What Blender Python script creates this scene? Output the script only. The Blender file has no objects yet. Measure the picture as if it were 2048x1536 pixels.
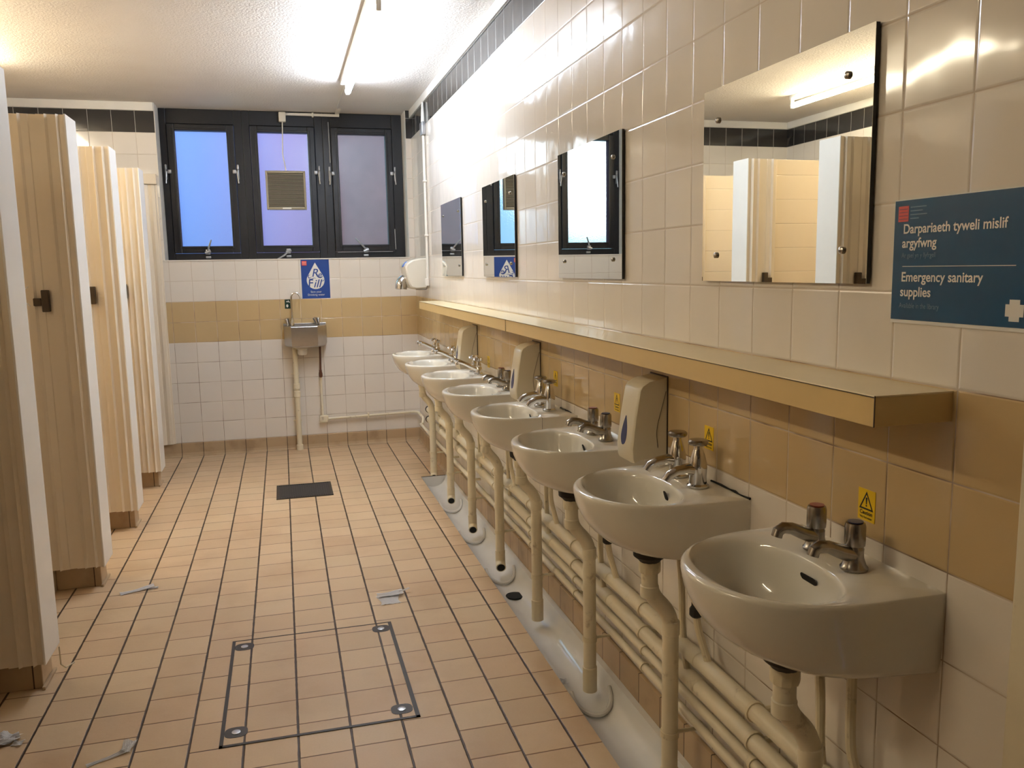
import bpy, bmesh, math, random
from mathutils import Vector, Matrix
random.seed(7)
D = bpy.data
sc = bpy.context.scene
COL = sc.collection
PI = math.pi

# ------------------------------------------------------------------ camera
CAM = Vector((-1.0304, -6.6627, 1.3744))
yaw, pitch, roll, FPX = 0.265252, -0.137806, -0.018065, 1667.18
fw = Vector((math.sin(yaw)*math.cos(pitch), math.cos(yaw)*math.cos(pitch), math.sin(pitch)))
r0 = Vector((math.cos(yaw), -math.sin(yaw), 0)); u0 = r0.cross(fw)
rr = r0*math.cos(roll)+u0*math.sin(roll); uu = u0*math.cos(roll)-r0*math.sin(roll)
cd = D.cameras.new('camera'); cam = D.objects.new('camera', cd); COL.objects.link(cam)
cam.matrix_world = Matrix(((rr.x, uu.x, -fw.x, CAM.x), (rr.y, uu.y, -fw.y, CAM.y), (rr.z, uu.z, -fw.z, CAM.z), (0, 0, 0, 1)))
cd.sensor_fit = 'HORIZONTAL'; cd.sensor_width = 36; cd.lens = FPX/2048*36; cd.clip_start = .02
sc.camera = cam
vs = sc.view_settings
vs.view_transform = 'Standard'; vs.look = 'None'; vs.gamma = 1; vs.use_curve_mapping = False
vs.exposure = 0.62
LAMP_COOL = (.73, .84, 1.0); LAMP_WARM = (1.0, .88, .64)
S_COOL, S_WARM = 80.0, 58.0

# ------------------------------------------------------------------ world: dusk sky, blue and bright to the west, mauve to the east
w = D.worlds.new('sky'); sc.world = w; w.use_nodes = True
wn = w.node_tree.nodes; wl = w.node_tree.links; wn.clear()
tc = wn.new('ShaderNodeTexCoord'); sx = wn.new('ShaderNodeSeparateXYZ'); wl.new(tc.outputs['Generated'], sx.inputs[0])
rp = wn.new('ShaderNodeValToRGB'); el = rp.color_ramp.elements
el[0].position = .22; el[0].color = (.40, .72, .85, 1); el[1].position = .66; el[1].color = (.105, .082, .145, 1)
for p_, c_ in ((.38, (.10, .26, .62, 1)), (.47, (.105, .20, .52, 1)), (.555, (.20, .17, .37, 1))):
    e = el.new(p_); e.color = c_
mr = wn.new('ShaderNodeMapRange'); mr.inputs[1].default_value = -.6; mr.inputs[2].default_value = .5
wl.new(sx.outputs['X'], mr.inputs[0]); wl.new(mr.outputs[0], rp.inputs[0])
mz = wn.new('ShaderNodeMapRange'); mz.inputs[1].default_value = .0; mz.inputs[2].default_value = .6; mz.inputs[3].default_value = 1.25; mz.inputs[4].default_value = 3.2
wl.new(sx.outputs['Z'], mz.inputs[0])
bg = wn.new('ShaderNodeBackground'); wo = wn.new('ShaderNodeOutputWorld')
# a bright patch of evening sky low in the west
dt = wn.new('ShaderNodeVectorMath'); dt.operation = 'DOT_PRODUCT'; wl.new(tc.outputs['Generated'], dt.inputs[0]); dt.inputs[1].default_value = (-.352, .924, .155)
gl = wn.new('ShaderNodeMapRange'); gl.interpolation_type = 'SMOOTHSTEP'; gl.inputs[1].default_value = .9915; gl.inputs[2].default_value = .9992; wl.new(dt.outputs['Value'], gl.inputs[0])
gm = wn.new('ShaderNodeMix'); gm.data_type = 'RGBA'; wl.new(gl.outputs[0], gm.inputs[0]); wl.new(rp.outputs[0], gm.inputs[6]); gm.inputs[7].default_value = (2.6, 2.9, 3.0, 1)
wl.new(gm.outputs[2], bg.inputs['Color']); wl.new(mz.outputs[0], bg.inputs['Strength']); wl.new(bg.outputs[0], wo.inputs['Surface'])

# ------------------------------------------------------------------ materials
T = .1524; ZB = .8652                      # wall tile pitch, bottom of the brown band
FW = .15487; FX0 = -.1259                  # floor tile pitch, first grout line
def srgb(r, g, b):
    f = lambda c: (c/255/12.92 if c/255 <= .04045 else ((c/255+.055)/1.055)**2.4)
    return (f(r), f(g), f(b), 1)
class NB:
    def __init__(s, name):
        s.m = D.materials.new(name); s.m.use_nodes = True; s.t = s.m.node_tree; s.t.nodes.clear()
        s.out = s.n('ShaderNodeOutputMaterial')
    def n(s, ty): return s.t.nodes.new(ty)
    def l(s, a, b): s.t.links.new(a, b)
    def setin(s, sock, v):
        if hasattr(v, 'links'): s.l(v, sock)
        else: sock.default_value = v
    def math(s, op, a, b=None, c=None):
        n = s.n('ShaderNodeMath'); n.operation = op; s.setin(n.inputs[0], a)
        if b is not None: s.setin(n.inputs[1], b)
        if c is not None: s.setin(n.inputs[2], c)
        return n.outputs[0]
    def mix(s, f, a, b, mode='MIX'):
        n = s.n('ShaderNodeMix'); n.data_type = 'RGBA'; n.blend_type = mode
        s.setin(n.inputs[0], f); s.setin(n.inputs[6], a); s.setin(n.inputs[7], b); return n.outputs[2]
    def noise(s, vec, scale, detail=2, rough=.5):
        n = s.n('ShaderNodeTexNoise'); n.inputs['Scale'].default_value = scale; n.inputs['Detail'].default_value = detail
        n.inputs['Roughness'].default_value = rough
        if vec is not None: s.l(vec, n.inputs['Vector'])
        return n.outputs[0]
    def step(s, v, lo, hi):
        n = s.n('ShaderNodeMapRange'); n.interpolation_type = 'SMOOTHSTEP'
        s.setin(n.inputs[0], v); n.inputs[1].default_value = lo; n.inputs[2].default_value = hi; return n.outputs[0]
    def pos(s): return s.n('ShaderNodeNewGeometry').outputs['Position']
    def xyz(s, v):
        n = s.n('ShaderNodeSeparateXYZ'); s.l(v, n.inputs[0]); return n.outputs
    def vec(s, x, y, z):
        n = s.n('ShaderNodeCombineXYZ')
        for i, v in enumerate((x, y, z)): s.setin(n.inputs[i], v)
        return n.outputs[0]
    def wnoise(s, v):
        n = s.n('ShaderNodeTexWhiteNoise'); n.noise_dimensions = '3D'; s.l(v, n.inputs['Vector']); return n.outputs[0], n.outputs[1]
    def bump(s, h, strength=.3, dist=.01):
        n = s.n('ShaderNodeBump'); n.inputs['Strength'].default_value = strength; n.inputs['Distance'].default_value = dist
        s.l(h, n.inputs['Height']); return n.outputs[0]
    def bsdf(s, color, rough=.5, metal=0., normal=None, spec=.5, coat=0.):
        b = s.n('ShaderNodeBsdfPrincipled'); s.setin(b.inputs['Base Color'], color); s.setin(b.inputs['Roughness'], rough)
        b.inputs['Metallic'].default_value = metal; b.inputs['Specular IOR Level'].default_value = spec
        b.inputs['Coat Weight'].default_value = coat
        if normal is not None: s.l(normal, b.inputs['Normal'])
        s.l(b.outputs[0], s.out.inputs[0]); return s.m

def simple(name, c, rough=.5, metal=0., var=.12, nscale=18, bump=0., spec=.5, coat=0.):
    """plain material with a little procedural mottling and optional fine relief"""
    b = NB(name); p = b.pos()
    n = b.noise(p, nscale, 3)
    d = tuple(x*(1-var) for x in c[:3])+(1,); u = tuple(min(1, x*(1+var*.6)) for x in c[:3])+(1,)
    col = b.mix(n, d, u)
    nm = b.bump(b.noise(p, nscale*9, 3), bump, .004) if bump else None
    return b.bsdf(col, rough, metal, nm, spec, coat)

def dirty(name, c, dirt, rough=.4, amt=.5, scale=14):
    b = NB(name); p = b.pos()
    n = b.step(b.noise(p, scale, 5, .65), .60, .76)
    n2 = b.noise(p, 30, 2)
    col = b.mix(b.math('MULTIPLY', n, amt), b.mix(n2, tuple(x*.92 for x in c[:3])+(1,), c), dirt)
    return b.bsdf(col, rough)

def wall_tiles(name, axis, u0, tw, white, brown, dark, grout, gw=.0024):
    b = NB(name); p = b.pos(); X = b.xyz(p)
    u = b.math('DIVIDE', b.math('SUBTRACT', X[axis], u0), tw)
    v = b.math('DIVIDE', b.math('SUBTRACT', X[2], ZB-20*T), T)
    cu = b.math('FLOOR', u); cv = b.math('FLOOR', v); fu = b.math('FRACT', u); fv = b.math('FRACT', v)
    du = b.math('MULTIPLY', b.math('MINIMUM', fu, b.math('SUBTRACT', 1, fu)), tw)
    dv = b.math('MULTIPLY', b.math('MINIMUM', fv, b.math('SUBTRACT', 1, fv)), T)
    d = b.math('MINIMUM', du, dv)
    tile = b.step(d, gw*.35, gw*.75)
    wv, wc = b.wnoise(b.vec(cu, cv, 3.3)); wr = b.xyz(wc)
    band = b.math('MULTIPLY', b.math('GREATER_THAN', X[2], ZB), b.math('LESS_THAN', X[2], ZB+2*T))
    top = b.math('GREATER_THAN', X[2], ZB+10*T)
    c = b.mix(band, white, brown); c = b.mix(top, c, dark)
    dim = b.math('MULTIPLY_ADD', wv, .04, .965)
    c = b.mix(1., c, b.vec(dim, dim, dim), 'MULTIPLY')
    # grout: pale high on the wall, grubby below the brown band
    low = b.math('MULTIPLY', b.step(X[2], ZB+3.5*T, ZB-.1), b.step(b.noise(p, 3.1, 3), .35, .65))
    low = b.math('MAXIMUM', low, 0.)
    g = b.mix(b.math('MULTIPLY', b.step(b.noise(p, 5, 3), .42, .62), b.math('LESS_THAN', X[2], ZB+2*T)), grout, srgb(120, 92, 62))
    g = b.mix(top, g, srgb(190, 186, 178))
    c = b.mix(tile, g, c)
    bev = b.step(d, .0005, .0045)
    tilt = b.math('ADD', b.math('MULTIPLY', b.math('SUBTRACT', wr[0], .5), b.math('SUBTRACT', fu, .5)), b.math('MULTIPLY', b.math('SUBTRACT', wr[1], .5), b.math('SUBTRACT', fv, .5)))
    h = b.math('ADD', b.math('MULTIPLY', bev, .0008), b.math('MULTIPLY', tilt, .0020))
    h = b.math('ADD', h, b.math('MULTIPLY', b.noise(p, 8, 1), .0015))
    nm = b.bump(h, 1., 1.)
    ro = b.math('MULTIPLY_ADD', b.math('SUBTRACT', 1, tile), .5, .085)
    return b.bsdf(c, ro, 0, nm, .55)

def floor_tiles(name, ux0, vy0=None, sat=1.):
    b = NB(name); p = b.pos(); X = b.xyz(p)
    u = b.math('DIVIDE', b.math('SUBTRACT', X[0], ux0-40*FW), FW); cu = b.math('FLOOR', u); fu = b.math('FRACT', u)
    off, _ = b.wnoise(b.vec(cu, 1.7, 0.))
    off = b.math('MULTIPLY', off, .55)
    vv = b.math('SUBTRACT', X[1], -30*FW if vy0 is None else vy0-30*FW)
    v = b.math('DIVIDE', vv, FW-.0006)
    if vy0 is None: v = b.math('ADD', v, off)
    cv = b.math('FLOOR', v); fv = b.math('FRACT', v)
    du = b.math('MULTIPLY', b.math('MINIMUM', fu, b.math('SUBTRACT', 1, fu)), FW)
    dv = b.math('MULTIPLY', b.math('MINIMUM', fv, b.math('SUBTRACT', 1, fv)), FW)
    wob = b.math('MULTIPLY', b.math('SUBTRACT', b.noise(p, 22, 2), .5), .003)
    mu = b.step(b.math('ADD', du, wob), .0030, .0046)
    mv = b.step(b.math('ADD', dv, b.math('MULTIPLY', wob, .4)), .0016, .0030)
    wv, wc = b.wnoise(b.vec(cu, cv, 9.1)); wr = b.xyz(wc)
    c = b.mix(wv, srgb(196, 169, 134), srgb(210, 184, 148))
    c = b.mix(b.math('MULTIPLY', wr[1], .30), c, srgb(203, 164, 130))
    c = b.mix(b.math('MULTIPLY', b.step(b.noise(p, 2.6, 4, .6), .45, .75), .4), c, srgb(168, 132, 96))
    c = b.mix(b.math('MULTIPLY', b.noise(p, 160, 2), .16), c, srgb(150, 116, 84))
    gt = b.mix(b.step(b.noise(p, 1.3, 2), .35, .6), srgb(84, 58, 36), srgb(124, 90, 60))
    c = b.mix(mv, gt, c)
    c = b.mix(mu, srgb(62, 44, 27), c)
    h = b.math('MULTIPLY', b.math('MINIMUM', b.step(du, .001, .005), b.step(dv, .0005, .004)), .0014)
    h = b.math('ADD', h, b.math('MULTIPLY', b.noise(p, 70, 3), .0005))
    h = b.math('ADD', h, b.math('MULTIPLY', b.math('SUBTRACT', wv, .5), b.math('MULTIPLY', b.math('SUBTRACT', fu, .5), .0008)))
    ro = b.math('MULTIPLY_ADD', b.noise(p, 6, 3), .22, .33)
    return b.bsdf(c, ro, 0, b.bump(h, .8, 1.), .4)

def skirting(name, axis, u0):
    b = NB(name); p = b.pos(); X = b.xyz(p)
    u = b.math('DIVIDE', b.math('SUBTRACT', X[axis], u0), FW); fu = b.math('FRACT', u); cu = b.math('FLOOR', u)
    du = b.math('MULTIPLY', b.math('MINIMUM', fu, b.math('SUBTRACT', 1, fu)), FW)
    wv, _ = b.wnoise(b.vec(cu, 2.2, .4))
    c = b.mix(wv, srgb(172, 146, 112), srgb(188, 161, 125))
    c = b.mix(b.math('MULTIPLY', b.step(b.noise(p, 7, 4), .5, .75), .5), c, srgb(130, 100, 70))
    c = b.mix(b.step(du, .0015, .003), srgb(70, 50, 32), c)
    return b.bsdf(c, .4)

WHITE_T = srgb(228, 219, 207); BROWN_T = srgb(198, 171, 126); DARK_T = srgb(50, 48, 47); GROUT = srgb(196, 180, 160)
M = {}
M['tile_r'] = wall_tiles('tiles on side wall', 1, -36.642*T+.0068-20*T, T*.9988, WHITE_T, BROWN_T, DARK_T, GROUT)
M['tile_f'] = wall_tiles('tiles on window wall', 0, FX0-60*FW, FW, WHITE_T, BROWN_T, DARK_T, GROUT)
M['tile_p'] = wall_tiles('tiles on partitions', 0, FX0-60*FW+.07, FW*6, srgb(226, 208, 180), srgb(226, 208, 180), DARK_T, GROUT, .002)
M['floor'] = floor_tiles('floor tiles', FX0)
M['hatch'] = floor_tiles('hatch tiles', FX0, -3.509+.118)
M['skirt_f'] = skirting('skirting tiles far', 0, FX0-60*FW); M['skirt_r'] = skirting('skirting tiles side', 1, -9.02)
M['skirt_p'] = skirting('skirting tiles partition', 0, -9.03)
def mk_ceiling():
    b = NB('stippled ceiling paint'); p = b.pos()
    h = b.math('ADD', b.math('MULTIPLY', b.noise(p, 75, 3, .6), .0055), b.math('MULTIPLY', b.noise(p, 24, 2), .002))
    c = b.mix(b.noise(p, 3, 3), srgb(222, 214, 206), srgb(232, 226, 220))
    return b.bsdf(c, .75, 0, b.bump(h, .8, 1.), .25)
M['ceiling'] = mk_ceiling()
M['white_paint'] = simple('white gloss paint', srgb(228, 222, 212), .35, var=.05)
M['cream_paint'] = dirty('cream painted pipe', srgb(230, 219, 192), srgb(126, 96, 62), .38, .55, 16)
M['grubby_pipe'] = dirty('grubby cream paint', srgb(226, 213, 182), srgb(84, 64, 42), .42, .8, 20)
M['ceramic'] = simple('white glazed ceramic', srgb(226, 220, 206), .07, var=.03, nscale=6, spec=.6, coat=.3)
M['chrome'] = simple('chrome', (.72, .70, .67, 1), .10, 1., var=.15, nscale=40)
M['dull_chrome'] = simple('dull limed chrome', (.40, .37, .33, 1), .26, 1., var=.3, nscale=60)
M['steel'] = simple('brushed stainless steel', (.50, .48, .46, 1), .32, 1., var=.1, nscale=30)
M['black_rubber'] = simple('black rubber', srgb(34, 30, 26), .6)
M['hole'] = simple('dark opening', srgb(16, 13, 10), .8)
M['red'] = simple('red indicator', srgb(150, 62, 40), .35); M['bluecap'] = simple('blue indicator', srgb(46, 52, 92), .35)
M['plastic'] = simple('white plastic', srgb(222, 214, 198), .3, var=.04)
M['soap'] = simple('dispenser plastic', srgb(218, 208, 184), .28, var=.03)
M['navy'] = simple('navy soap window', srgb(28, 38, 92), .15)
M['shelf'] = simple('cream laminate', srgb(226, 206, 160), .22, var=.03)
M['shelf_edge'] = simple('cream edge band', srgb(216, 186, 128), .3, var=.04)
M['dark_line'] = simple('dark seam', srgb(60, 42, 24), .6)
M['black_frame'] = simple('black painted timber', srgb(19, 17, 20), .40, var=.2, nscale=12, bump=.15)
M['alu'] = simple('grey metal', srgb(170, 170, 172), .35, .7)
M['fan'] = simple('yellowed fan plastic', srgb(160, 150, 128), .45); M['fan_dark'] = simple('fan slots', srgb(44, 42, 36), .7)
M['door'] = simple('cream folding door plastic', srgb(228, 213, 190), .38, var=.04, nscale=5)
M['door_white'] = simple('white door post', srgb(236, 230, 220), .35, var=.03)
M['bronze'] = simple('bronze latch', srgb(74, 60, 44), .4, .5)
M['iron'] = simple('dark iron frame', srgb(60, 52, 44), .5, .3)
M['grate'] = simple('black grate', srgb(46, 42, 40), .5, .2, bump=.2)
M['paper'] = simple('white paper', (.90, .87, .85, 1), .8, var=.05)
M['copper'] = simple('old copper pipe', srgb(104, 70, 56), .4, .5)
M['blue_sign'] = simple('blue poster print', srgb(28, 76, 112), .25, var=.08, nscale=5)
M['blue_poster'] = simple('royal blue poster print', srgb(36, 68, 138), .35, var=.05)
M['sign_white'] = simple('white print', srgb(226, 222, 214), .4, var=.02); M['sign_pale'] = simple('pale print', srgb(96, 132, 156), .4, var=.02)
M['sign_red'] = simple('red print', srgb(206, 70, 58), .4, var=.05); M['yellow'] = simple('yellow label', srgb(236, 196, 24), .4, var=.03)
M['black_print'] = simple('black print', srgb(24, 22, 20), .5); M['green'] = simple('green label', srgb(18, 52, 40), .35)
M['channel'] = simple('white glazed channel', srgb(224, 221, 215), .07, var=.1, nscale=5, spec=.6)
M['brick'] = simple('pink brick of added tint wall', srgb(206, 158, 150), .85, var=.2, nscale=9)  # for the added outside wall that tints the third pane
M['blue_badge'] = simple('blue badge', srgb(84, 116, 200), .3)
def mk_mirror():
    b = NB('mirror glass'); p = b.pos()
    return b.bsdf(b.mix(b.noise(p, 3), (.80, .83, .80, 1), (.84, .86, .83, 1)), .008, 1.)
M['mirror'] = mk_mirror()
def mk_frost():
    b = NB('frosted patterned glass'); p = b.pos()
    v = b.n('ShaderNodeTexVoronoi'); v.inputs['Scale'].default_value = 90; b.l(p, v.inputs['Vector'])
    nm = b.bump(b.math('ADD', v.outputs[0], b.noise(p, 60, 2)), .22, .004)
    r = b.n('ShaderNodeBsdfRefraction'); r.inputs['IOR'].default_value = 1.12; r.inputs['Roughness'].default_value = .16
    r.inputs['Color'].default_value = (.92, .94, .96, 1); b.l(nm, r.inputs['Normal'])
    t = b.n('ShaderNodeBsdfTranslucent'); t.inputs['Color'].default_value = (.8, .82, .84, 1)
    g = b.n('ShaderNodeBsdfGlossy'); g.inputs['Roughness'].default_value = .25
    m1 = b.n('ShaderNodeMixShader'); m1.inputs[0].default_value = .08; b.l(r.outputs[0], m1.inputs[1]); b.l(t.outputs[0], m1.inputs[2])
    m2 = b.n('ShaderNodeMixShader'); m2.inputs[0].default_value = .04; b.l(m1.outputs[0], m2.inputs[1]); b.l(g.outputs[0], m2.inputs[2])
    b.l(m2.outputs[0], b.out.inputs[0]); return b.m
M['frost'] = mk_frost()
def mk_tube(name, col, s):
    b = NB(name); e = b.n('ShaderNodeEmission'); e.inputs[0].default_value = col+(1,); e.inputs[1].default_value = s
    b.l(e.outputs[0], b.out.inputs[0]); return b.m
M['tube_cool'] = mk_tube('lit cool tube', LAMP_COOL, S_COOL); M['tube_warm'] = mk_tube('lit warm tube', LAMP_WARM, S_WARM)

# ------------------------------------------------------------------ mesh helpers
class B:
    def __init__(s): s.b = bmesh.new()
    def box(s, x0, x1, y0, y1, z0, z1, bev=0., seg=2, rot=None):
        t = bmesh.new(); bmesh.ops.create_cube(t, size=1)
        for v in t.verts:
            v.co = Vector(((x0+x1)/2+v.co.x*(x1-x0), (y0+y1)/2+v.co.y*(y1-y0), (z0+z1)/2+v.co.z*(z1-z0)))
        if bev: bmesh.ops.bevel(t, geom=t.edges[:], offset=bev, segments=seg, profile=.5, affect='EDGES')
        if rot: bmesh.ops.transform(t, matrix=rot, verts=t.verts)
        s.add(t); return s
    def add(s, t):
        me = D.meshes.new('tmp'); t.to_mesh(me); t.free(); s.b.from_mesh(me); D.meshes.remove(me)
    def loft(s, rings, cap0=True, cap1=True, closed=True):
        R = [[s.b.verts.new(p) for p in r] for r in rings]; n = len(R[0])
        for a, c in zip(R, R[1:]):
            for i in range(n if closed else n-1):
                j = (i+1) % n
                s.b.faces.new((a[i], a[j], c[j], c[i]))
        if cap0: s.b.faces.new(R[0][::-1])
        if cap1: s.b.faces.new(R[-1])
        return s
    def tube(s, pts, r, n=14, cap=True):
        P = [Vector(p) for p in pts]; rad = r if isinstance(r, (list, tuple)) else [r]*len(P)
        rings = []; nrm = None
        for i, p in enumerate(P):
            t = (P[min(i+1, len(P)-1)]-P[max(i-1, 0)]).normalized()
            if nrm is None: nrm = t.orthogonal().normalized()
            else:
                nrm = (nrm-t*nrm.dot(t))
                nrm = nrm.normalized() if nrm.length > 1e-6 else t.orthogonal().normalized()
            bn = t.cross(nrm)
            rings.append([p+(nrm*math.cos(a)+bn*math.sin(a))*rad[i] for a in [2*PI*k/n for k in range(n)]])
        return s.loft(rings, cap, cap)
    def lathe(s, prof, c=(0, 0, 0), axis=(0, 0, 1), n=24, cap=True):
        ax = Vector(axis).normalized(); o = ax.orthogonal().normalized(); q = ax.cross(o); c = Vector(c)
        return s.loft([[c+ax*h+(o*math.cos(a)+q*math.sin(a))*r for a in [2*PI*k/n for k in range(n)]] for r, h in prof], cap, cap)
    def prism(s, poly, o, ux, uy, d):
        """polygon in the plane (o, ux, uy) thickened by vector d"""
        o, ux, uy, d = Vector(o), Vector(ux), Vector(uy), Vector(d)
        a = [o+ux*x+uy*y for x, y in poly]
        return s.loft([a, [p+d for p in a]])
    def done(s, name, mat, parent=None, smooth=True, bevel=0., ang=35):
        bmesh.ops.recalc_face_normals(s.b, faces=s.b.faces)
        me = D.meshes.new(name); s.b.to_mesh(me); s.b.free()
        return place(name, me, mat, parent, smooth, bevel, ang)
def place(name, me, mat, parent=None, smooth=True, bevel=0., ang=35):
    if mat and not me.materials: me.materials.append(mat)
    o = D.objects.new(name, me); COL.objects.link(o)
    if smooth:
        me.polygons.foreach_set('use_smooth', [True]*len(me.polygons))
        me.set_sharp_from_angle(angle=math.radians(ang))
    if bevel:
        m = o.modifiers.new('edge', 'BEVEL'); m.width = bevel; m.segments = 2; m.limit_method = 'ANGLE'; m.angle_limit = math.radians(40)
    if parent: o.parent = parent
    return o
def fillet(pts, r, n=6):
    P = [Vector(p) for p in pts]; out = [P[0]]
    for i in range(1, len(P)-1):
        a = (P[i-1]-P[i]); c = (P[i+1]-P[i]); k = min(r, a.length*.49, c.length*.49)
        p0 = P[i]+a.normalized()*k; p1 = P[i]+c.normalized()*k
        for j in range(n+1):
            t = j/n; out.append(p0*(1-t)**2+P[i]*2*t*(1-t)+p1*t*t)
    out.append(P[-1]); return out
def tag(o, label=None, cat=None, group=None, kind=None):
    if label: o['label'] = label
    if cat: o['category'] = cat
    if group: o['group'] = group
    if kind: o['kind'] = kind
    return o
def thing(name, label, cat, loc=(0, 0, 0), group=None, kind=None):
    o = D.objects.new(name, None); o.empty_display_size = .05; COL.objects.link(o); o.location = loc
    return tag(o, label, cat, group, kind)
def struct(name, b, mat, **k):
    return tag(b.done(name, mat, None, False, **k), kind='structure')
def copy_tree(o, parent=None):
    c = o.copy(); COL.objects.link(c)
    if parent: c.parent = parent
    for ch in list(o.children): copy_tree(ch, c)
    return c
def text_mesh(body, size, o, ux, uy, fat=0., align='LEFT', shear=0., width=None, dz=0.0004):
    cu = D.curves.new('t', 'FONT'); cu.body = body; cu.size = size; cu.offset = fat; cu.align_x = align; cu.shear = shear
    ob = D.objects.new('t', cu); COL.objects.link(ob); bpy.context.view_layer.update()
    me = D.meshes.new_from_object(ob.evaluated_get(bpy.context.evaluated_depsgraph_get()))
    COL.objects.unlink(ob); D.objects.remove(ob)
    ux, uy, o = Vector(ux), Vector(uy), Vector(o); nn = ux.cross(uy)
    xs = [v.co.x for v in me.vertices]; k = 1.
    if width: k = width/(max(xs)-min(xs))
    for v in me.vertices: v.co = o+ux*v.co.x*k+uy*v.co.y+nn*dz
    return me
def join_meshes(ms, name):
    b = bmesh.new()
    for m in ms: b.from_mesh(m); D.meshes.remove(m)
    me = D.meshes.new(name); b.to_mesh(me); b.free(); return me

# ------------------------------------------------------------------ the room
XL, YR, ZC = -3.36, -10.2, 2.60
YE = -5.722                                        # where the tiled side wall meets the door trim
CH0, CH1, CHX0, CHX1 = -7.4, -1.235, -.2, -.03     # gutter opening in the floor
b = B(); b.box(XL-.1, CHX0, YR, .25, -.15, 0); b.box(CHX0, .0, CH1, .25, -.15, 0); b.box(CHX0, 0, YR, CH0, -.15, 0)
struct('floor', b, M['floor'])
struct('ceiling', B().box(XL-.1, .15, YR, .28, ZC, ZC+.1), M['ceiling'])
struct('wall_right', B().box(0, .15, YR, .28, -.15, ZC), M['tile_r'])
WX0, WX1, WZ0, WY = -1.855, -.041, 1.475, .2       # window opening and depth of the recess
b = B(); b.box(XL-.1, WX0, 0, .28, -.15, ZC); b.box(WX1, 0, 0, .28, -.15, ZC); b.box(WX0, WX1, 0, .28, -.15, WZ0)
struct('wall_far', b, M['tile_f'])
struct('wall_added_tint', B().box(-.66, 3.2, 1.2, 1.35, -.2, 4.2), M['brick'])  # added wall behind the frosted panes, gives the third window its mauve tint
struct('wall_left', B().box(XL-.1, XL, YR, 0, 0, ZC), M['tile_r'])
struct('wall_rear', B().box(XL, 0, YR-.1, YR, -.15, ZC), M['tile_f'])
struct('trim_1', B().box(-.013, 0, YE, -.006, ZB+11*T, ZC, .003), M['white_paint'])
struct('trim_2', B().box(XL, WX0-.001, -.012, 0, ZB+11*T, ZC, .003), M['white_paint'])
b = B(); b.box(-.016, 0, YE-.085, YE, 0, ZC, .004); b.box(-.03, -.016, YE-.085, YE-.055, 0, ZC, .004)
struct('trim_3', b, M['cream_paint'])
b = B(); b.box(WX0, WX0+.004, -.002, WY+.02, WZ0, ZC); b.box(WX1-.004, WX1, -.002, WY+.02, WZ0, ZC); b.box(WX0, WX1, -.006, WY+.02, WZ0-.004, WZ0+.004)
struct('trim_4', b, M['white_paint'])
struct('trim_5', B().box(XL, XL+.012, YR, -.012, ZB+11*T, ZC, .003), M['white_paint'])
prof = [(0, .103), (.010, .103), (.012, .098), (.013, .03), (.018, .012), (.030, .002), (.030, 0), (0, 0)]
b = B(); b.prism([(-y, z) for y, z in prof], (XL, 0, 0), (0, 1, 0), (0, 0, 1), (-XL-.001, 0, 0)); struct('baseboard_far', b, M['skirt_f'])
b = B(); b.prism([(-y, z) for y, z in prof], (0, -.03, 0), (1, 0, 0), (0, 0, 1), (0, CH1+.03, 0))
b.box(-.012, 0, YE, CH1, -.02, .103, .002); struct('baseboard_right', b, M['skirt_r'])

# partitions of the cubicles (tiled, with a dark tiled foot under the folded door)
YB = [-3.70, -2.74, -1.84, -.92]
for k, y in enumerate([-7.60, -6.62, -5.64, -4.67]+YB):
    struct('wall_partition', B().box(XL, -2.0615, y-.03, y+.13, 0, 2.028, .001), M['tile_p'])
    b = B(); b.box(-2.060, -1.878, y+.012, y+.13, 0, .105, .003); b.box(XL, -2.0625, y-.042, y-.0305, 0, .105, .003)
    b.box(-1.878, -1.868, y-.006, y+.146, 0, .012, .002); struct('trim_%d' % (6+k), b, M['skirt_p'])

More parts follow.
